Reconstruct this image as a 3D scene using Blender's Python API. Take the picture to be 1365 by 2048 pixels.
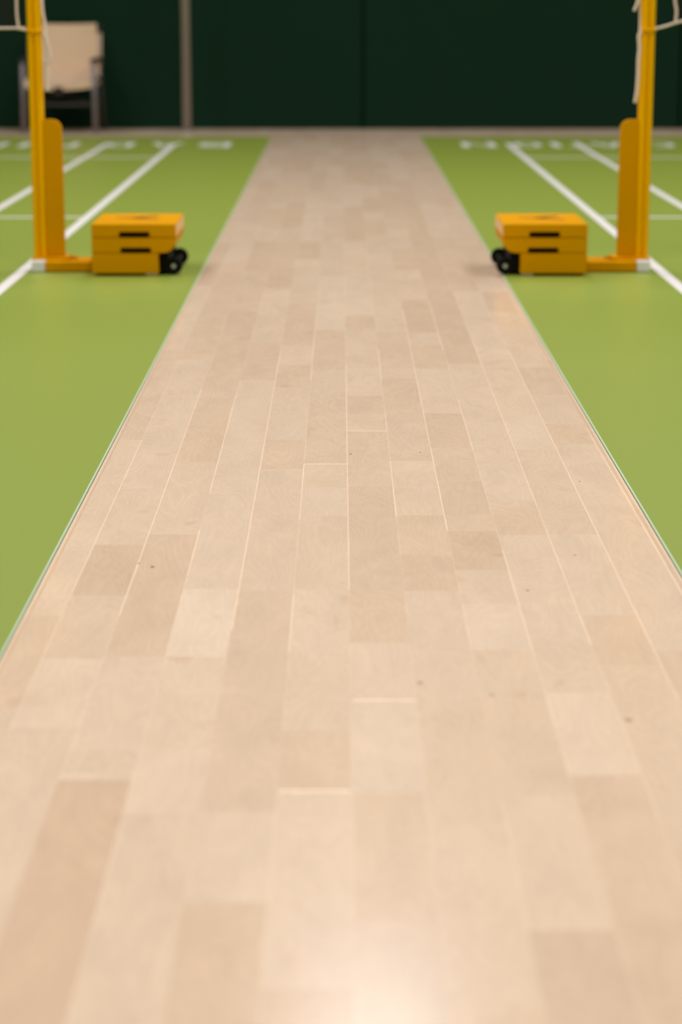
import bpy, bmesh, math, random
from mathutils import Vector, Matrix

for o in list(bpy.data.objects):
    bpy.data.objects.remove(o)
scene = bpy.context.scene
C = scene.collection

# ------------------------------------------------------------------ camera
CAM_H = 0.935
F_PX = 4355.0
PITCH = math.radians(13.107)
cam_data = bpy.data.cameras.new('camera')
cam_data.sensor_fit = 'VERTICAL'
cam_data.sensor_height = 36.0
cam_data.lens = F_PX / 2048 * 36.0
cam_data.clip_end = 100
cam_data.dof.use_dof = True
cam_data.dof.focus_distance = 4.45
cam_data.dof.aperture_fstop = 3.1
cam_data.dof.aperture_blades = 0
cam = bpy.data.objects.new('camera', cam_data)
C.objects.link(cam)
cam.location = (0, 0, CAM_H)
cam.rotation_euler = (math.pi / 2 - PITCH, 0, 0)
scene.camera = cam

# ------------------------------------------------------------------ world, exposure
world = bpy.data.worlds.new('world')
scene.world = world
world.use_nodes = True
world.node_tree.nodes['Background'].inputs[0].default_value = (1, 0.95, 0.9, 1)
world.node_tree.nodes['Background'].inputs[1].default_value = 0.05
scene.view_settings.view_transform = 'Standard'
scene.view_settings.look = 'None'
scene.view_settings.gamma = 1
scene.view_settings.use_curve_mapping = False
scene.view_settings.exposure = -0.30

# ------------------------------------------------------------------ hall lamps
LAMP_Z = 6.6
def area_lamp(x, y, sx, sy, watts, col=(1.0, 0.965, 0.945)):
    l = bpy.data.lights.new('hall_lamp', 'AREA')
    l.shape = 'RECTANGLE'; l.size = sx; l.size_y = sy
    l.energy = watts; l.color = col
    o = bpy.data.objects.new('hall_lamp', l)
    C.objects.link(o); o.location = (x, y, LAMP_Z)
    return o
for yy, watts in ((14.2, 88), (9.4, 170), (4.9, 160), (0.4, 105)):
    area_lamp(0.22, yy, 1.0, 1.3, watts, (0.97, 0.96, 1.0) if yy > 14 else (1.0, 0.965, 0.945))
for sx in (-4.6, 4.6):
    for yy, watts in ((13.4, 205), (8.5, 255), (4.0, 200), (-0.5, 110)):
        area_lamp(sx, yy, 1.4, 2.4, watts)

# ------------------------------------------------------------------ helpers
def srgb(r, g, b):
    def f(c):
        c /= 255.0
        return c / 12.92 if c <= 0.04045 else ((c + 0.055) / 1.055) ** 2.4
    return (f(r), f(g), f(b), 1.0)

def material(name, col, rough=0.5, metal=0.0, spec=0.5, noise=0.0, scale=40, bump=0.0, coat=0.0, tinted=False):
    m = bpy.data.materials.new(name); m.use_nodes = True
    nt = m.node_tree; b = nt.nodes['Principled BSDF']
    b.inputs['Base Color'].default_value = col
    b.inputs['Roughness'].default_value = rough
    b.inputs['Metallic'].default_value = metal
    b.inputs['Specular IOR Level'].default_value = spec
    if tinted: b.inputs['Specular Tint'].default_value = (1.0, 0.72, 0.12, 1)
    b.inputs['Coat Weight'].default_value = coat
    if noise or bump:
        tc = nt.nodes.new('ShaderNodeTexCoord')
        n = nt.nodes.new('ShaderNodeTexNoise'); n.inputs['Scale'].default_value = scale
        n.inputs['Detail'].default_value = 4
        nt.links.new(tc.outputs['Object'], n.inputs['Vector'])
        if noise:
            mp = nt.nodes.new('ShaderNodeMapRange')
            mp.inputs['To Min'].default_value = 1 - noise; mp.inputs['To Max'].default_value = 1 + noise
            nt.links.new(n.outputs['Fac'], mp.inputs['Value'])
            mx = nt.nodes.new('ShaderNodeVectorMath'); mx.operation = 'SCALE'
            mx.inputs[0].default_value = col[:3]
            nt.links.new(mp.outputs['Result'], mx.inputs['Scale'])
            nt.links.new(mx.outputs['Vector'], b.inputs['Base Color'])
        if bump:
            bp = nt.nodes.new('ShaderNodeBump'); bp.inputs['Strength'].default_value = bump
            bp.inputs['Distance'].default_value = 0.002
            nt.links.new(n.outputs['Fac'], bp.inputs['Height'])
            nt.links.new(bp.outputs['Normal'], b.inputs['Normal'])
    return m

def obj(name, bm, mat, parent=None, bevel=0.0, smooth=False):
    bmesh.ops.recalc_face_normals(bm, faces=bm.faces)
    me = bpy.data.meshes.new(name)
    bm.to_mesh(me); bm.free()
    if smooth:
        for p in me.polygons: p.use_smooth = True
    me.materials.append(mat)
    o = bpy.data.objects.new(name, me); C.objects.link(o)
    if parent: o.parent = parent
    if bevel:
        md = o.modifiers.new('bevel', 'BEVEL'); md.width = bevel; md.segments = 3
        md.limit_method = 'ANGLE'; md.angle_limit = math.radians(40)
        for p in me.polygons: p.use_smooth = True
        wn = o.modifiers.new('normals', 'WEIGHTED_NORMAL'); wn.keep_sharp = False
    return o

def tag(o, label, cat, group=None, kind=None):
    o['label'] = label; o['category'] = cat
    if group: o['group'] = group
    if kind: o['kind'] = kind
    return o

def empty(name, loc):
    o = bpy.data.objects.new(name, None); C.objects.link(o); o.location = loc
    o.empty_display_size = 0.1
    return o

def structure(o):
    o['kind'] = 'structure'; return o

def add_box(bm, x0, x1, y0, y1, z0, z1):
    vs = [bm.verts.new((x, y, z)) for z in (z0, z1) for y in (y0, y1) for x in (x0, x1)]
    for f in ((0, 2, 3, 1), (4, 5, 7, 6), (0, 1, 5, 4), (2, 6, 7, 3), (0, 4, 6, 2), (1, 3, 7, 5)):
        bm.faces.new([vs[i] for i in f])

def box(x0, x1, y0, y1, z0, z1):
    bm = bmesh.new(); add_box(bm, min(x0, x1), max(x0, x1), y0, y1, z0, z1); return bm

def add_prism(bm, pts, axis, a, b):
    """extrude a 2D outline along an axis: 'Y' -> (x,z) outline, 'Z' -> (x,y), 'X' -> (y,z)"""
    def P(p, t):
        return {'Y': (p[0], t, p[1]), 'Z': (p[0], p[1], t), 'X': (t, p[0], p[1])}[axis]
    v0 = [bm.verts.new(P(p, a)) for p in pts]; v1 = [bm.verts.new(P(p, b)) for p in pts]
    n = len(pts)
    bm.faces.new(v0); bm.faces.new(list(reversed(v1)))
    for i in range(n):
        bm.faces.new((v0[i], v1[i], v1[(i + 1) % n], v0[(i + 1) % n]))

def prism(pts, axis, a, b):
    bm = bmesh.new(); add_prism(bm, pts, axis, a, b); return bm

def add_tube(bm, pts, r, seg=10):
    pts = [Vector(p) for p in pts]; rings = []
    for i, p in enumerate(pts):
        t = (pts[min(i + 1, len(pts) - 1)] - pts[max(i - 1, 0)]).normalized()
        up = Vector((0, 0, 1)) if abs(t.z) < 0.9 else Vector((0, 1, 0))
        u = t.cross(up).normalized(); v = t.cross(u).normalized()
        rings.append([bm.verts.new(p + (u * math.cos(2 * math.pi * k / seg) + v * math.sin(2 * math.pi * k / seg)) * r) for k in range(seg)])
    for a, b in zip(rings, rings[1:]):
        for k in range(seg):
            bm.faces.new((a[k], a[(k + 1) % seg], b[(k + 1) % seg], b[k]))
    bm.faces.new(list(reversed(rings[0]))); bm.faces.new(rings[-1])

def tube(pts, r, seg=10):
    bm = bmesh.new(); add_tube(bm, pts, r, seg); return bm

def smooth_path(pts, n=6):
    out = []
    P = [Vector(p) for p in pts]; P = [P[0]] + P + [P[-1]]
    for i in range(1, len(P) - 2):
        for k in range(n):
            t = k / n
            out.append(0.5 * ((2 * P[i]) + (P[i + 1] - P[i - 1]) * t + (2 * P[i - 1] - 5 * P[i] + 4 * P[i + 1] - P[i + 2]) * t * t + (3 * P[i] - P[i - 1] - 3 * P[i + 1] + P[i + 2]) * t ** 3))
    out.append(P[-2]); return out

# ------------------------------------------------------------------ materials
M_wall = material('green_wall_padding', srgb(16, 41, 27), rough=0.8, spec=0.06, noise=0.08, scale=3)
M_side = material('green_painted_wall', srgb(70, 84, 70), rough=0.8)
M_ceil = material('grey_ceiling', srgb(150, 145, 138), rough=0.9)
M_green = material('green_court_vinyl', srgb(137, 153, 60), rough=0.42, spec=0.4, noise=0.05, scale=300, bump=0.15)
M_edge = material('pale_mat_edge', srgb(178, 198, 164), rough=0.5)
M_white = material('white_line_paint', srgb(226, 222, 220), rough=0.5, noise=0.03, scale=80)
M_yellow = material('yellow_powder_coat', srgb(210, 145, 0), rough=0.6, spec=0.08, tinted=True, noise=0.03, scale=60)
M_yellow_post = material('bright_yellow_extrusion', srgb(240, 178, 0), rough=0.5, spec=0.1, tinted=True, noise=0.02, scale=60)
M_end_glare = material('pale_amber_end_glare', srgb(236, 192, 120), rough=0.4)
M_black = material('black_rubber', srgb(12, 12, 12), rough=0.7, spec=0.15)
M_slot_shade = material('painted_slot_shade', srgb(14, 9, 4), rough=0.9, spec=0.05)
M_mark = material('dark_brown_print', srgb(60, 38, 4), rough=0.5)
M_capw = material('white_plastic_cap', srgb(225, 222, 220), rough=0.4)
M_hub = material('grey_wheel_hub', srgb(168, 172, 150), rough=0.4)
M_foot = material('grey_foot_pad', srgb(150, 138, 100), rough=0.6)
M_cord = material('cream_cotton_cord', srgb(226, 206, 194), rough=0.9, noise=0.15, scale=400)
M_net = material('brown_net_twine', srgb(24, 18, 13), rough=0.9)
M_canvas = material('beige_chair_canvas', srgb(210, 180, 150), rough=0.9, noise=0.06, scale=30, bump=0.2)
M_alu = material('grey_aluminium', srgb(122, 112, 116), rough=0.45, metal=0.3)
M_dframe = material('dark_chair_frame', srgb(44, 38, 32), rough=0.6)
M_joint = material('black_chair_joint', srgb(14, 13, 12), rough=0.6)
M_pole = material('grey_painted_pole', srgb(152, 143, 138), rough=0.5)

# plank floor: colour of each board comes from its own tint, plus grain
def wood_material():
    m = bpy.data.materials.new('maple_planks'); m.use_nodes = True
    nt = m.node_tree; L = nt.links.new; b = nt.nodes['Principled BSDF']
    tint = nt.nodes.new('ShaderNodeAttribute'); tint.attribute_name = 'tint'
    seed = nt.nodes.new('ShaderNodeAttribute'); seed.attribute_name = 'seed'
    tc = nt.nodes.new('ShaderNodeTexCoord')
    add = nt.nodes.new('ShaderNodeVectorMath'); add.operation = 'ADD'
    L(tc.outputs['Object'], add.inputs[0]); L(seed.outputs['Vector'], add.inputs[1])
    def noise(scale_vec, scale, detail, dist):
        mp = nt.nodes.new('ShaderNodeMapping'); mp.inputs['Scale'].default_value = scale_vec
        L(add.outputs[0], mp.inputs['Vector'])
        n = nt.nodes.new('ShaderNodeTexNoise'); n.inputs['Scale'].default_value = scale
        n.inputs['Detail'].default_value = detail; n.inputs['Distortion'].default_value = dist
        L(mp.outputs[0], n.inputs['Vector']); return n
    blot = noise((1, 0.35, 1), 14, 3, 0.6)      # cloudy figure
    fine = noise((1, 0.12, 1), 170, 4, 0.3)     # long pores
    # curly growth rings: contour lines of a smooth noise
    ring = noise((1, 0.22, 1), 11, 1.5, 0.4)
    rm = nt.nodes.new('ShaderNodeMath'); rm.operation = 'MULTIPLY'; rm.inputs[1].default_value = 130
    L(ring.outputs['Fac'], rm.inputs[0])
    rs = nt.nodes.new('ShaderNodeMath'); rs.operation = 'SINE'; L(rm.outputs[0], rs.inputs[0])
    def rng(sock, a, c, lo, hi):
        r = nt.nodes.new('ShaderNodeMapRange')
        r.inputs['From Min'].default_value = a; r.inputs['From Max'].default_value = c
        r.inputs['To Min'].default_value = lo; r.inputs['To Max'].default_value = hi
        L(sock, r.inputs['Value']); return r.outputs['Result']
    f1 = rng(blot.outputs['Fac'], 0.3, 0.7, 0.955, 1.035)
    f2 = rng(fine.outputs['Fac'], 0.3, 0.7, 0.975, 1.02)
    f3 = rng(rs.outputs[0], -1, 1, 0.978, 1.014)
    m1 = nt.nodes.new('ShaderNodeMath'); m1.operation = 'MULTIPLY'; L(f1, m1.inputs[0]); L(f2, m1.inputs[1])
    m2 = nt.nodes.new('ShaderNodeMath'); m2.operation = 'MULTIPLY'; L(m1.outputs[0], m2.inputs[0]); L(f3, m2.inputs[1])
    sc = nt.nodes.new('ShaderNodeVectorMath'); sc.operation = 'SCALE'
    L(tint.outputs['Color'], sc.inputs[0]); L(m2.outputs[0], sc.inputs['Scale'])
    # brown flecks, only where a board has them
    fleck = noise((1, 0.5, 1), 9, 2, 1.2)
    ff = rng(fleck.outputs['Fac'], 0.66, 0.76, 0.0, 0.28)
    mix = nt.nodes.new('ShaderNodeMix'); mix.data_type = 'RGBA'; mix.blend_type = 'MULTIPLY'
    L(ff, mix.inputs['Factor']); L(sc.outputs[0], mix.inputs[6]); mix.inputs[7].default_value = (0.78, 0.62, 0.5, 1)
    L(mix.outputs[2], b.inputs['Base Color'])
    b.inputs['Roughness'].default_value = 0.19
    b.inputs['Specular IOR Level'].default_value = 0.32
    wv = noise((1, 0.6, 1), 5, 1, 0)
    bp = nt.nodes.new('ShaderNodeBump'); bp.inputs['Strength'].default_value = 0.12; bp.inputs['Distance'].default_value = 0.004
    L(wv.outputs['Fac'], bp.inputs['Height']); L(bp.outputs['Normal'], b.inputs['Normal'])
    return m
M_wood = wood_material()

# ------------------------------------------------------------------ room shell
WALL_Y = 17.1
MAT_Y1 = 16.03
COURT_L, COURT_R = -0.500, 0.572      # edges of the bare wood between the two courts

def floor_d(y):      # distance on the floor of a row measured in the photograph
    return CAM_H / math.tan(PITCH + math.atan((y - 1024) / F_PX))

def build_floor():
    bm = bmesh.new()
    tl = bm.loops.layers.float_color.new('tint'); sl = bm.loops.layers.float_vector.new('seed')
    base = Vector(srgb(228, 202, 177)[:3])
    warm = Vector((1.0, 0.955, 0.89)); pink = Vector((1.0, 0.965, 0.955)); pale = Vector((1.0, 1.0, 1.0))
    def quad(x0, x1, y0, y1, col, seed, z=0.0):
        vs = [bm.verts.new(p) for p in ((x0, y0, z), (x1, y0, z), (x1, y1, z), (x0, y1, z))]
        f = bm.faces.new(vs)
        for l in f.loops:
            l[tl] = (col[0], col[1], col[2], 1); l[sl] = seed
        return f
    PITCHX = 0.0906; X0 = 0.0132; G = 0.0012
    # board joints read off the photograph: rows, and the tone of the board that starts below each row
    rows = {
        -6: [(700, .97), (880, 1.02), (1232, .95), (1417, .98)],
        -5: [(720, 1.0), (790, 1.02), (977, 1.01), (1090, .90), (1191, .975), (1317, 1.03), (1455, .98)],
        -4: [(735, .97), (850, .945), (925, 1.0), (1069, .935), (1313, 1.02), (1500, .98), (1546, 1.03), (1560, .875)],
        -3: [(685, .95), (760, 1.0), (960, 1.01), (1178, 1.09), (1313, 1.025), (1500, 1.03), (1629, .98)],
        -2: [(690, 1.0), (729, .955), (774, .99), (880, .965), (938, .99), (1182, .955), (1624, 1.01), (1804, .93)],
        -1: [(660, .96), (740, .98), (800, .97), (928, 1.0), (976, 1.03), (1032, .98), (1180, 1.03), (1307, .99), (1460, .955), (1581, 1.02), (1975, .96)],
        0: [(655, .99), (735, 1.0), (792, .95), (828, .98), (862, .97), (972, .93), (1182, .955), (1285, 1.01), (1400, 1.04), (1585, .97), (1840, .98)],
        1: [(665, .96), (738, .99), (757, .945), (821, .97), (922, 1.01), (975, .98), (1030, .965), (1110, .93), (1182, .99), (1300, 1.0), (1398, .975), (1648, 1.0)],
        2: [(600, .93), (665, .99), (690, .95), (737, 1.0), (827, .925), (895, .965), (962, .93), (1030, .97), (1062, .905), (1140, 1.0), (1208, 1.03), (1300, .99), (1385, .975), (1590, 1.01), (1862, .90)],
        3: [(668, .92), (727, 1.0), (800, 1.0), (930, 1.01), (1001, .97), (1050, .935), (1070, 1.0), (1278, .99), (1385, 1.055), (1550, .955), (1835, .93)],
        4: [(720, 1.01), (830, 1.03), (900, .98), (1009, .97), (1070, 1.0), (1231, .96), (1331, .985), (1700, .95)],
        5: [(735, .93), (790, .98), (848, .945), (888, .985), (1300, .955), (1700, .93)],
    }
    strong_seams = {
        -5: [(880, 1190)], -4: [(780, 1230)], -3: [(790, 985), (1060, 1150)], -2: [(700, 1260)], -1: [(660, 760), (928, 1040), (1190, 1300)],
        0: [(730, 1180)], 1: [(700, 760), (828, 862), (922, 1032)], 2: [(620, 1062)], 3: [(600, 700), (800, 900), (1100, 1300)],
        4: [(680, 1010), (1060, 1290)], 5: [(700, 1400)], 6: [(868, 1200)]}
    line_joints = {(0, 862): 1.0, (-1, 928): 1.0, (0, 1400): .8, (-1, 1581): .8, (-4, 1546): .0, (1, 975): .45, (2, 962): .35, (-2, 729): .5, (1, 738): .5}
    rnd = random.Random(11)
    near = -2.0
    seam_pale = base * 1.25
    for k in range(-110, 110):
        xa = X0 + k * PITCHX; xb = xa + PITCHX
        if not -9.2 < xa < 9.1: continue
        inner = k in rows
        pieces = []
        if inner:
            js = [(floor_d(y), t, (k, y)) for y, t in rows[k]]   # distance falls as the row grows
            js.sort(reverse=True)
            for i, (dd, t, key) in enumerate(js):
                end = js[i + 1][0] if i + 1 < len(js) else near
                pieces.append((end, dd, t, key))
            y = js[0][0]
        elif COURT_L - 0.1 < xa < COURT_R + 0.1:
            y = near
        else:
            # boards hidden under the mats: one long run, only seen past the mat end
            pieces.append((near, MAT_Y1 - 0.6, 0.97, None)); y = MAT_Y1 - 0.6
        while y < WALL_Y:
            n = min(WALL_Y, y + rnd.uniform(0.25, 1.15))
            if WALL_Y - n < 0.1: n = WALL_Y
            pieces.append((y, n, rnd.uniform(0.93, 1.04), None)); y = n
        for (y0, y1, t, key) in pieces:
            h = rnd.random()
            tone = warm.lerp(pink, rnd.random()) if t < 0.975 else warm.lerp(pale, 0.35 + 0.65 * rnd.random())
            col = Vector([base[i] * (t ** (0.85, 1.1, 1.4)[i]) * (1 + (tone[i] - 1) * 0.5) for i in range(3)])
            s = (rnd.uniform(0, 50), rnd.uniform(0, 50), rnd.uniform(0, 50))
            quad(xa + G, xb - G, y0, y1 - 2 * G, col, s)
            # end joint at the far end of the board
            w = line_joints.get(key, rnd.choice((0, 0, 0, .25)))
            quad(xa + G, xb - G, y1 - 2 * G, y1, col.lerp(seam_pale * (1.12 if w > .7 else 1), w), s)
            if w >= .8:
                quad(xa + 2 * G, xb - 2 * G, y1 - 4 * G, y1 + 1.5 * G, seam_pale * 1.15, s, 0.0002)
            # long seam on the left side of the board, cut where it turns stronger or fainter
            cuts = [y0, y1]; spans = [(floor_d(b), floor_d(a)) for a, b in strong_seams.get(k, [])]
            for a, b in spans:
                for c in (a, b):
                    if y0 < c < y1: cuts.append(c)
            cuts.sort()
            for c0, c1 in zip(cuts, cuts[1:]):
                mid = (c0 + c1) / 2
                on = any(a < mid < b for a, b in spans)
                s_w = rnd.uniform(.75, 1.0) if on else rnd.uniform(0.05, 0.4)
                quad(xa - G, xa + G, c0, c1, col.lerp(seam_pale, s_w), s)
    # thin dark line painted as gap shadow, cream filler and a reddish line along each mat
    for e, sgn in ((COURT_L, 1), (COURT_R, -1)):
        for a, b, c in ((0.0, .0013, (.22, .22, .19)), (.0013, .0034, tuple(seam_pale)), (.0075, .0105, (base[0] * .93, base[1] * .82, base[2] * .76))):
            x0, x1 = sorted((e + sgn * a, e + sgn * b))
            quad(x0, x1, near, MAT_Y1, c, (0, 0, 0), 0.0001)
    # small dark knots and specks in the boards
    for (px, py, r, c) in ((305, 1134, .0035, (.30, .19, .12)), (702, 908, .0028, (.33, .25, .18)), (841, 905, .0016, (.12, .09, .07)),
                           (1160, 963, .0016, (.12, .09, .07)), (841, 1366, .0045, (.5, .38, .28)), (985, 1390, .004, (.55, .44, .33)),
                           (1056, 1181, .003, (.45, .33, .26)), (1151, 1110, .003, (.5, .38, .3)), (1258, 1440, .006, (.55, .41, .3)), (278, 1127, .002, (.3, .2, .14))):
        d = floor_d(py); Z = d * math.cos(PITCH) + CAM_H * math.sin(PITCH); x = (px - 682.5) / F_PX * Z
        vs = [bm.verts.new((x + r * math.cos(a) * (1 + .25 * math.sin(3 * a)), d + 1.4 * r * math.sin(a), 0.0003)) for a in [i * math.pi / 5 for i in range(10)]]
        f = bm.faces.new(vs)
        for l in f.loops: l[tl] = (*c, 1); l[sl] = (0, 0, 0)
    bmesh.ops.recalc_face_normals(bm, faces=bm.faces)
    for f in bm.faces:
        if f.normal.z < 0: f.normal_flip()
    me = bpy.data.meshes.new('floor'); bm.to_mesh(me); bm.free(); me.materials.append(M_wood)
    o = bpy.data.objects.new('floor', me); C.objects.link(o); structure(o)
build_floor()

def wall_back():
    bm = bmesh.new()
    # padded panels with narrow sunken seams between them
    seams = [-8.6, -5.72, -3.28, 0.17, 2.62, 5.07, 8.5]
    g = 0.012
    xs = [-9.2] + seams + [9.2]
    add_box(bm, -9.2, 9.2, WALL_Y + 0.05, WALL_Y + 0.2, -0.05, 7.4)
    for a, b in zip(xs, xs[1:]):
        add_box(bm, a + g, b - g, WALL_Y, WALL_Y + 0.06, 0.0, 7.4)
    structure(obj('wall_back', bm, M_wall))
wall_back()
structure(obj('wall_left', box(-9.35, -9.2, -2.2, WALL_Y + 0.2, -0.05, 7.4), M_side))
structure(obj('wall_right', box(9.2, 9.35, -2.2, WALL_Y + 0.2, -0.05, 7.4), M_side))
structure(obj('wall_front', box(-9.35, 9.35, -2.3, -2.15, -0.05, 7.4), M_side))
structure(obj('ceiling', box(-9.35, 9.35, -2.3, WALL_Y + 0.2, 7.4, 7.5), M_ceil))

# ------------------------------------------------------------------ court mats with lines and lettering
MAT_T = 0.004
NET_Y = 7.87
def glyph(ch, w, h, s):
    """letters as stroke rectangles and slanted bars in a box w by h, stroke s"""
    def bar(a, b, t=s):
        a = Vector(a); b = Vector(b); n = (b - a).normalized().orthogonal() * t / 2
        return [a + n, b + n, b - n, a - n]
    R = lambda x0, y0, x1, y1: [Vector((x0, y0)), Vector((x1, y0)), Vector((x1, y1)), Vector((x0, y1))]
    if ch == 'I': return [R(0, 0, w, h)]
    if ch == 'N': return [R(0, 0, s, h), R(w - s, 0, w, h), [Vector((s, h)), Vector((s, h - 1.9 * s)), Vector((w - s, 0)), Vector((w - s, 1.9 * s))]]
    if ch == 'M': return [R(0, 0, s, h), R(w - s, 0, w, h), [Vector((s, h)), Vector((s, h - 1.6 * s)), Vector((w / 2, h * .35)), Vector((w / 2, h * .35 + 1.6 * s))],
                          [Vector((w - s, h)), Vector((w / 2, h * .35 + 1.6 * s)), Vector((w / 2, h * .35)), Vector((w - s, h - 1.6 * s))]]
    if ch == 'T': return [R(0, h - s, w, h), R(w / 2 - s / 2, 0, w / 2 + s / 2, h - s)]
    if ch == 'A': return [[Vector((0, 0)), Vector((s, 0)), Vector((w / 2 + s * .1, h)), Vector((w / 2 - s * .5, h))],
                          [Vector((w - s, 0)), Vector((w, 0)), Vector((w / 2 + s * .5, h)), Vector((w / 2 + s * .1, h))],
                          R(w * .27, h * .22, w * .73, h * .22 + s)]
    if ch == 'E': return [R(0, 0, s, h), R(s, 0, w, s), R(s, h - s, w, h), R(s, h / 2 - s / 2, w * .9, h / 2 + s / 2)]
    if ch in 'BDOC':
        out = []
        def arc(cx, cy, rx, ry, a0, a1, n=10):
            for i in range(n):
                p = []
                for a in (a0 + (a1 - a0) * i / n, a0 + (a1 - a0) * (i + 1) / n):
                    p.append((Vector((cx + rx * math.cos(a), cy + ry * math.sin(a))), Vector((cx + (rx - s) * math.cos(a), cy + (ry - s) * math.sin(a)))))
                out.append([p[0][0], p[1][0], p[1][1], p[0][1]])
        H = math.pi / 2
        if ch == 'D': out.append(R(0, 0, s, h)); arc(s * .8, h / 2, w - s * .8, h / 2, -H, H)
        if ch == 'O': arc(w / 2, h / 2, w / 2, h / 2, 0, 4 * H, 20)
        if ch == 'C': arc(w / 2, h / 2, w / 2, h / 2, H * .55, 3.45 * H, 16)
        if ch == 'B':
            out.append(R(0, 0, s, h))
            arc(s * .9, h * .26, w - s * .9, h * .27, -H, H, 8); arc(s * .9, h * .75, w * .95 - s * .9, h * .25, -H, H, 8)
        return out
    return []

def court(side, inner, edge_label, letters, dbl, sgl, label):
    root = empty('court_mat', (side * 4.2, 8.0, 0)); ox = side * 4.2; oy = 8.0
    tag(root, label, 'sports court mat', 'green court mats')
    X = lambda x: x - ox
    Y = lambda y: y - oy
    y_near, y_far = -1.6, MAT_Y1
    outer = side * 8.6
    def strip(name, x0, x1, y0, y1, z0, z1, mat):
        a, b = sorted((X(x0), X(x1)))
        return obj(name, box(a, b, Y(y0), Y(y1), z0, z1), mat, root)
    strip('mat_surface', inner + side * 0.0038, outer, y_near, y_far, 0.0002, MAT_T, M_green)
    e = strip('mat_edge', inner, inner + side * 0.0038, y_near, y_far, 0.0002, MAT_T * 0.85, M_edge)
    e['label'] = 'pale green cut edge of the mat'
    z0, z1 = MAT_T - 0.0005, MAT_T + 0.0008
    base_y = NET_Y + 6.70
    front_y = NET_Y - 6.70
    far_dbl = side * (abs(dbl) + 6.06)
    far_sgl = side * (abs(sgl) + 5.14)
    LW = 0.04
    def line(x0, x1, y0, y1, zz=z1):
        o = strip('court_line', x0, x1, y0, y1, z0, zz, M_white)
        o['label'] = 'white painted line'
    for x in (dbl, far_dbl):
        line(x - LW / 2, x + LW / 2, front_y, 15.22)
    for x in (sgl, far_sgl):
        line(x - LW / 2, x + LW / 2, front_y, 15.22)
    a, b = sorted((dbl, far_dbl))
    for yy in (NET_Y + 1.98, NET_Y + 5.94, NET_Y - 1.98, NET_Y - 5.94, front_y + .02):
        line(a + LW / 2, b - LW / 2, yy - LW / 2, yy + LW / 2, z1 + 0.0002)
    mid = (sgl + far_sgl) / 2
    line(mid - LW / 2, mid + LW / 2, NET_Y + 1.98 + .02, NET_Y + 5.92)
    line(mid - LW / 2, mid + LW / 2, front_y + .04, NET_Y - 1.98 - .02)
    # lettering reads from the far end of the hall, so it is upside down from here
    hgt = 0.46; yc = 15.07
    for ch, x_left, x_right in letters:
        w = x_right - x_left
        bm = bmesh.new()
        for poly in glyph(ch, w, hgt, 0.05 if ch != 'I' else w):
            pts = [(X(x_right - p.x), Y(yc + hgt / 2 - p.y)) for p in poly]
            add_prism(bm, pts, 'Z', z0, z1 + 0.0004)
        o = obj('letter', bm, M_white, root)
        o['label'] = 'white painted letter %s, upside down' % ch
    return root

court(-1, COURT_L, '', [('B', -.985, -.755), ('A', -1.31, -1.08), ('D', -1.615, -1.42), ('M', -2.05, -1.80), ('I', -2.19, -2.135), ('N', -2.52, -2.29)],
      -1.145, -1.610, 'green vinyl court mat with white lines, left of the wooden walkway')
court(1, COURT_R, '', [('N', .825, 1.055), ('O', 1.175, 1.375), ('I', 1.44, 1.495), ('T', 1.545, 1.71), ('A', 1.72, 1.93), ('I', 1.985, 2.04), ('C', 2.09, 2.28)],
      1.150, 1.620, 'green vinyl court mat with white lines, right of the wooden walkway')

# ------------------------------------------------------------------ net posts with weight trolley
def rounded_rect(x0, x1, z0, z1, radii, n=6):
    """radii: bottom-left, bottom-right, top-right, top-left"""
    pts = []
    cs = [(x0, z0, radii[0], math.pi, 1.5 * math.pi, 1, 1), (x1, z0, radii[1], 1.5 * math.pi, 2 * math.pi, -1, 1),
          (x1, z1, radii[2], 0, .5 * math.pi, -1, -1), (x0, z1, radii[3], .5 * math.pi, math.pi, 1, -1)]
    for cx, cz, r, a0, a1, sx, sz in cs:
        if r <= 0: pts.append((cx, cz)); continue
        for i in range(n + 1):
            a = a0 + (a1 - a0) * i / n
            pts.append((cx + sx * r + r * math.cos(a), cz + sz * r + r * math.sin(a)))
    return pts

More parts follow.
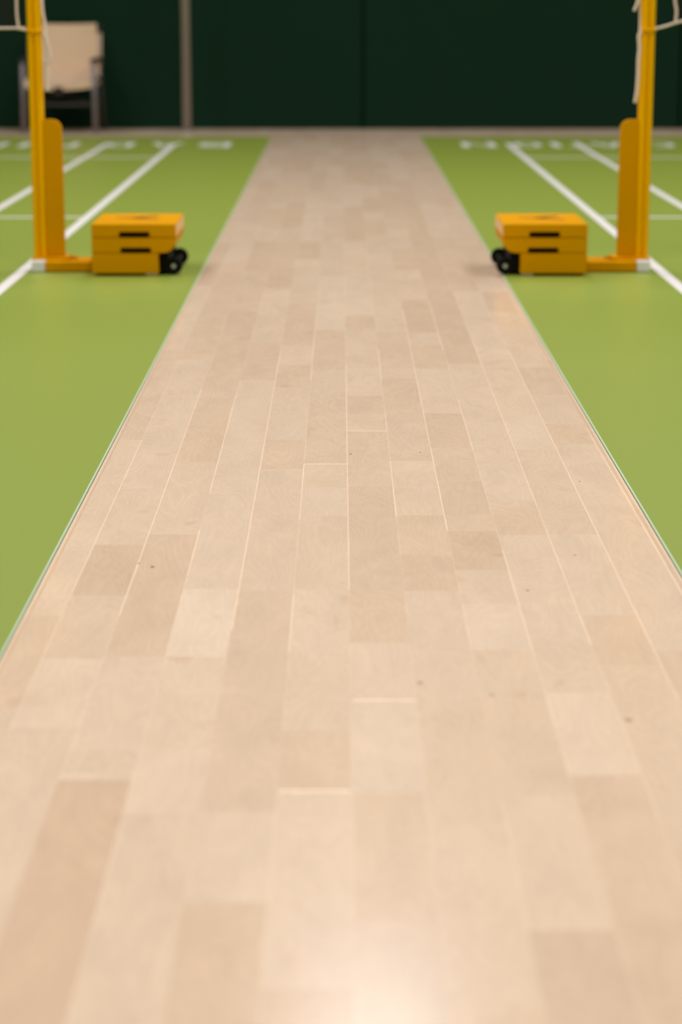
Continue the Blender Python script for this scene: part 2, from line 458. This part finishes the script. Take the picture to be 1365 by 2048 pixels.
def net_post(side, dx, label):
    """side = -1 left court, +1 right court; built in local coordinates with +u towards the walkway"""
    root = empty('net_post', (side * 1.083, NET_Y, MAT_T + 0.0012)); 
    tag(root, label, 'badminton net post', 'badminton net posts')
    u = -side                                    # direction of the walkway
    def XX(a, b): return sorted((u * a, u * b))
    Yf = lambda d: d - NET_Y
    # upright: an extrusion with a groove down its front and back
    w = 0.0245; d = 0.030; gz = 0.010
    prof = []
    for sx, sy in ((-1, -1), (1, -1), (1, 1), (-1, 1)):
        pass
    prof = [(-w, -d * .45), (-w * .82, -d * .8), (-w * .5, -d), (-w * .22, -d * .85), (-w * .05, -d + gz * 1.4), (w * .12, -d * .85), (w * .38, -d), (w * .8, -d * .85), (w, -d * .45),
            (w, d * .45), (w * .8, d * .85), (w * .38, d), (w * .12, d * .85), (-w * .05, d - gz * 1.4), (-w * .22, d * .85), (-w * .5, d), (-w * .82, d * .8), (-w, d * .45)]
    prof = [(u * x, y) for x, y in prof]
    obj('upright', prism(prof, 'Z', 0.045, 1.55), M_yellow_post, root, bevel=0.002)
    zc = 0.842 if side < 0 else 0.846
    obj('cord_hook', tube([(.029 * math.cos(t), -.004 + .034 * math.sin(t), zc - .002 * math.cos(t)) for t in [i * math.pi / 12 for i in range(25)]], .0038, 8), M_yellow_post, root, smooth=True)
    cap = rounded_rect(-.027, .027, 1.551, 1.575, (0, 0, .01, .01))
    obj('top_cap', prism(cap, 'Y', -.032, .032), M_yellow, root, bevel=0.002)
    # stiffening plate beside the upright, rounded at its top corner
    a, b = XX(0.0235, 0.088)
    rad = (0, 0, .035, 0) if u > 0 else (0, 0, 0, .035)
    obj('stiffener_plate', prism(rounded_rect(a, b, 0.048, 0.533, rad, 8), 'Y', -.020, .006), M_yellow, root, bevel=0.002)
    # foot flange
    a, b = XX(-0.026, 0.108)
    obj('foot_flange', box(a, b, -.052, .05, 0.0362, 0.0475), M_yellow, root, bevel=0.003)
    sx = u * 0.122
    bolt = obj('flange_bolt', tube([(sx, -.01, .030), (sx, -.01, .047)], .010, 12), M_yellow, root)
    # base bar and its white end cap
    a, b = XX(0.0245, 0.24)
    obj('base_bar', box(a, b, Yf(7.775), Yf(7.935), 0.001, 0.037), M_yellow, root, bevel=0.004)
    a, b = XX(-0.0225, 0.0245)
    c = obj('end_cap', box(a, b, Yf(7.770), Yf(7.940), 0.0, 0.039), M_capw, root, bevel=0.004)
    c['label'] = 'white plastic end cap'
    # ballast: two stacked weights on a box with wheels at the walkway end
    o0 = 1.083 - 0.877 + dx; o1 = 1.083 - 0.581 + dx; ob = 1.083 - 0.643 + dx
    y0, y1 = Yf(7.662), Yf(8.06)
    a, b = XX(o0, ob)
    bx = obj('ballast_box', box(a, b, y0, y1, 0.008, 0.0785), M_yellow, root, bevel=0.004)
    def foot(x0, x1, nm='foot'):
        a, b = XX(x0, x1)
        f = obj(nm, box(a, b, y0 - .001, y0 + .05, 0.0, 0.009), M_foot, bx); f['label'] = 'grey foot pad'
        f2 = obj(nm, box(a, b, y1 - .05, y1 - .002, 0.0, 0.009), M_foot, bx); f2['label'] = 'grey foot pad'
    foot(ob - 0.045, ob - 0.004); 
    def weight(z0, z1, lower, slot_lo, slot_hi, s_off):
        a, b = XX(o0, o1)
        r = [.002] * 4
        if lower: r[1 if u > 0 else 0] = 0.044
        # front outline; a dark block paints the shade inside the hand slot
        s0, s1 = XX(o0 + .097 + s_off, o0 + .205 + s_off)
        wgt = obj('weight', prism(rounded_rect(a, b, z0, z1, r, 8), 'Y', y0, y1), M_yellow, root, bevel=0.004)
        h = obj('hand_slot_shade', prism(rounded_rect(s0, s1, slot_lo, slot_hi, (.006,) * 4, 5), 'Y', y0 - .0012, y0 + .010), M_slot_shade, wgt, bevel=0.0)
        h['label'] = 'hand slot, its inner shade painted black'
        return wgt
    weight(0.0805, 0.1325, True, 0.0825, 0.099, 0.004)
    top = weight(0.135, 0.1815, False, 0.137, 0.1545, 0.0)
    a, b = XX(o1 - .0003, o1 + .0022)  # added plate: glare on the walkway-facing end is put into its colour
    p = obj('end_glare_plate', box(a, b, y0 + .012, y1 - .012, 0.1385, 0.177), M_end_glare, top, bevel=0.001); p['label'] = 'pale amber plate painted as glare on the box end'
    # dark forked mark on the lid
    bm = bmesh.new(); cx = u * (o0 + o1) / 2 + (0.0 if u > 0 else .008); cy = (y0 + y1) / 2 + .03; z = 0.1818
    def stroke(p0, p1, w0, w1):
        a = Vector(p0); c = Vector(p1); n = (c - a).normalized().orthogonal()
        pts = [a + n * w0, c + n * w1, c - n * w1, a - n * w0]
        add_prism(bm, [(q.x + cx, q.y + cy) for q in pts], 'Z', z - .001, z)
    stroke((-.085, .02), (-.005, -.01), .008, .016)
    stroke((-.02, .0), (.065, .085), .016, .010)
    stroke((-.02, .0), (.075, -.06), .018, .008)
    mk = obj('lid_mark', bm, M_mark, top); mk['label'] = 'dark brown forked emblem printed on the lid'
    # wheels on a bracket
    a, b = XX(ob + .001, ob + .034)
    br = obj('wheel_bracket', box(a, b, y0 + .03, y1 - .02, 0.016, 0.076), M_black, root, bevel=0.004); br['label'] = 'black wheel bracket'
    wx = u * (1.083 - .592 + dx)
    obj('axle', tube([(wx, y0 + .03, .031), (wx, y1 - .03, .031)], .007, 12), M_black, root)
    for yy in (y0 + .045, y1 - .06):
        whl = obj('wheel', tube([(wx, yy - .013, .031), (wx, yy - .009, .031), (wx, yy + .009, .031), (wx, yy + .013, .031)], .0305, 32), M_black, root, bevel=0.003)
        whl['label'] = 'black rubber wheel'
        hb = obj('hub', tube([(wx, yy - .0155, .031), (wx, yy + .0155, .031)], .008, 20), M_hub, whl); hb['label'] = 'grey hub'
    return root
net_post(-1, 0.0, 'yellow net post on wheeled ballast base, left of the wooden walkway, near the beige chair')
net_post(1, 0.011, 'yellow net post on wheeled ballast base, right of the wooden walkway')

# ------------------------------------------------------------------ nets and tie cords
def pt(px, py, y):           # point on the plane at distance y seen at a photo position
    t = math.tan(PITCH + math.atan((py - 1024) / F_PX))
    z = CAM_H - y * t
    Z = y * math.cos(PITCH) + (CAM_H - z) * math.sin(PITCH)
    return Vector(((px - 682.5) / F_PX * Z, y, z))

def net(side, low, edge, ties, label):
    ax = side * 1.16
    root = empty('badminton_net', (ax, NET_Y, 0.85))
    tag(root, label, 'badminton net', 'badminton nets')
    off = root.location
    loc = lambda ps: [Vector(p) - off for p in ps]
    x_in = edge[-1].x; z_bot = low[len(low) // 2].z
    far = side * 4.2
    # fine twine grid
    bm = bmesh.new(); st = 0.017; n = int(abs(far - x_in) / st); zt = 1.52
    zb = lambda x: (0.846 if side < 0 else 0.884) + 0.004 * math.sin(x * 7)
    for i in range(n + 1):
        x = x_in + side * i * st
        a, b = sorted((x - .0024 - off.x, x + .0024 - off.x))
        add_box(bm, a, b, -.0008, .0008, zb(x) - off.z, zt - off.z)
    for j in range(int((zt - 0.85) / st) + 1):
        z = (0.856 if side < 0 else 0.894) + j * st
        a, b = sorted((x_in - off.x, far - off.x))
        add_box(bm, a, b, -.0014, -.0002, z - .0024 - off.z, z + .0024 - off.z)
    o = obj('net_mesh', bm, M_net, root); o['label'] = 'fine brown twine mesh'
    obj('bottom_cord', tube(loc(smooth_path(low)), .0044, 8), M_cord, root, smooth=True)['label'] = 'cream bottom cord'
    obj('side_cord', tube(loc(smooth_path(edge)), .0050, 8), M_cord, root, smooth=True)['label'] = 'cream side cord'
    a, b = sorted((side * 1.14 - off.x, far - off.x))
    obj('headband', box(a, b, -.004, .004, 1.475 - off.z, 1.55 - off.z), M_capw, root, bevel=.002)['label'] = 'white tape along the top'
    for ps, r in ties:
        obj('tie_cord', tube(loc(smooth_path(ps)), r, 8), M_cord, root, smooth=True)['label'] = 'loose cream tie cord'
    return root

FR = NET_Y - 0.036   # just in front of the uprights
def P(px, py, y=NET_Y): return tuple(pt(px, py, y))
left_low = [Vector((-4.2, NET_Y, .85)), Vector((-2.2, NET_Y, .847)), pt(0, 56.5, NET_Y), pt(35, 57, NET_Y), pt(54, 61, NET_Y - .02)]
left_edge = [Vector((-1.185, NET_Y, 1.52)), Vector((-1.178, NET_Y, 1.15)), pt(32, -60, NET_Y), pt(33, 0, NET_Y), pt(34, 30, NET_Y), pt(37, 56, NET_Y)]
left_ties = [
    ([P(78, -140, NET_Y), P(80, -60, NET_Y), P(83.5, 0, NET_Y - .02), P(86, 28, NET_Y - .02), P(90, 50, NET_Y - .02), P(91, 66, NET_Y - .02)], .0055),
    ([P(87, 64, NET_Y - .025), P(91, 80, NET_Y - .025), P(94, 105, NET_Y - .025), P(94, 130, NET_Y - .025), P(95, 155, NET_Y - .025), P(95, 183, NET_Y - .025)], .0062),
    ([P(89, 66, NET_Y - .03), P(94, 84, NET_Y - .03), P(99, 104, NET_Y - .03), P(98, 120, NET_Y - .03), P(93, 126, NET_Y - .03)], .0055),
    ([P(89, 120, NET_Y - .02), P(89, 140, NET_Y - .02), P(91, 160, NET_Y - .02), P(92, 178, NET_Y - .02)], .0050)]
net(-1, left_low, left_edge, left_ties, 'badminton net with cream cords tied to the left yellow post')

right_low = [Vector((4.2, NET_Y, .90)), Vector((2.2, NET_Y, .90)), Vector((1.5, NET_Y, .895)), Vector((1.3, NET_Y, .887)), pt(1378, 40, NET_Y), pt(1352, 46, NET_Y), pt(1330, 53, NET_Y), pt(1311, 57, NET_Y - .02)]
right_edge = [Vector((1.15, NET_Y, 1.52)), Vector((1.155, NET_Y, 1.15)), pt(1349, -60, NET_Y), pt(1351, 0, NET_Y), pt(1354, 22, NET_Y), pt(1352, 46, NET_Y)]
right_ties = [
    ([P(1284, -120, NET_Y), P(1282, -40, NET_Y - .01), P(1281, 10, NET_Y - .01), P(1281, 40, NET_Y - .01), P(1281, 62, NET_Y - .02)], .0035),
    ([P(1284, 62, NET_Y - .03), P(1279, 72, NET_Y - .03), P(1280, 95, NET_Y - .03), P(1278, 120, NET_Y - .03), P(1277, 150, NET_Y - .03), P(1275, 180, NET_Y - .03), P(1271, 206, NET_Y - .03)], .0062),
    ([P(1283, -40, NET_Y - .025), P(1278, -5, NET_Y - .025), P(1274, 10, NET_Y - .025), P(1269, 22, NET_Y - .025)], .0050)]
net(1, right_low, right_edge, right_ties, 'badminton net with cream cords tied to the right yellow post')

# ------------------------------------------------------------------ pole in front of the wall
def wall_pole():
    root = empty('metal_pole', (-1.155, 16.55, 0))
    tag(root, 'tall grey metal pole standing in front of the dark green wall', 'pole')
    obj('shaft', tube([(0, 0, 0.02), (0, 0, 7.0)], .031, 24), M_pole, root, smooth=True)
    obj('base_collar', tube([(0, 0, 0.0), (0, 0, .02)], .045, 24), M_pole, root, smooth=False)
wall_pole()

# ------------------------------------------------------------------ folding chair
def folding_chair():
    root = empty('folding_chair', (-2.09, 16.62, 0))
    tag(root, 'beige canvas folding chair with grey metal legs against the dark green wall', 'chair')
    xf = 0.262; yF = -0.22; yB = 0.22
    for s in (-1, 1):
        x = s * xf
        # front leg carries the arm, rear leg runs up to the back
        obj('leg', tube([(x * 1.02, yF, 0), (x, yF - .005, .53)], .0185, 14), M_alu, root, smooth=True)['label'] = 'grey front leg'
        obj('leg', tube([(x * 1.06, yB + .08, 0), (x * 1.0, yB - .02, .40)], .0155, 14), M_dframe, root, smooth=True)['label'] = 'dark rear leg'
        am = box(x - .024, x + .024, yF - .03, yB + .05, .525, .552)
        obj('armrest', am, M_joint, root, bevel=.009)['label'] = 'black armrest'
        obj('back_post', tube([(x, yB - .03, .40), (x * 1.0, yB + .03, .77)], .014, 12), M_alu, root, smooth=True)
        obj('corner_bracket', tube([(x, yB + .022, .735), (x, yB + .032, .785)], .024, 14), M_joint, root, smooth=True)['label'] = 'black corner bracket'
        obj('seat_rail', tube([(x * .95, yF - .01, .365), (x * .95, yB, .365)], .016, 12), M_canvas, root, smooth=True)
    obj('crossbar', tube([(-xf, yF, .215), (xf, yF, .215)], .011, 10), M_dframe, root, smooth=True)['label'] = 'dark front crossbar'
    obj('crossbar', tube([(-xf, yB + .03, .20), (xf, yB + .03, .20)], .011, 10), M_dframe, root, smooth=True)['label'] = 'dark rear crossbar'
    # folding braces under the seat with their hub
    obj('folding_brace', tube([(-xf * .9, yF + .02, .22), (xf * .9, yB, .34)], .009, 8), M_joint, root, smooth=True)
    obj('folding_brace', tube([(xf * .9, yF + .02, .22), (-xf * .9, yB, .34)], .009, 8), M_joint, root, smooth=True)
    obj('hub_block', box(-.035, .035, -.26, -.18, .285, .345), M_joint, root, bevel=.012)['label'] = 'black hub block under the seat front'
    # canvas back: slightly dished sheet with thickness, wider sleeve around each post
    def sheet(rows, thick_dir, t):
        bm = bmesh.new(); grid = [[bm.verts.new(p) for p in r] for r in rows]
        for a, b in zip(grid, grid[1:]):
            for i in range(len(a) - 1): bm.faces.new((a[i], a[i + 1], b[i + 1], b[i]))
        g = bmesh.ops.extrude_face_region(bm, geom=bm.faces[:])
        bmesh.ops.translate(bm, verts=[v for v in g['geom'] if isinstance(v, bmesh.types.BMVert)], vec=Vector(thick_dir) * t)
        return bm
    rows = []
    for j in range(13):
        z = .405 + (.80 - .405) * j / 12
        hw = .24 if z > .755 else (.276 if z > .50 else .262)
        rows.append([(hw * (i / 5 - 1), yB - .03 + .06 * (z - .4) / .37 - .016 + .04 * (1 - abs(i / 5 - 1) ** 2), z - .006 * (1 - (i / 5 - 1) ** 2)) for i in range(11)])
    obj('back_canvas', sheet(rows, (0, 1, 0), .022), M_canvas, root, bevel=.004)['label'] = 'beige canvas back'
    rows = []
    for j in range(9):
        y = yF - .015 + (yB - yF) * j / 8
        rows.append([(.252 * (i / 5 - 1), y, .385 + .05 * j / 8 - .02 * (1 - (i / 5 - 1) ** 2)) for i in range(11)])
    obj('seat_canvas', sheet(rows, (0, 0, -1), .022), M_canvas, root, bevel=.004)['label'] = 'beige canvas seat'
    obj('seat_front_hem', sheet([[(.245 * (i / 5 - 1), yF - .02, z - .02 * (1 - (i / 5 - 1) ** 2)) for i in range(11)] for z in (.385, .34)], (0, 1, 0), .012), M_canvas, root)
folding_chair()
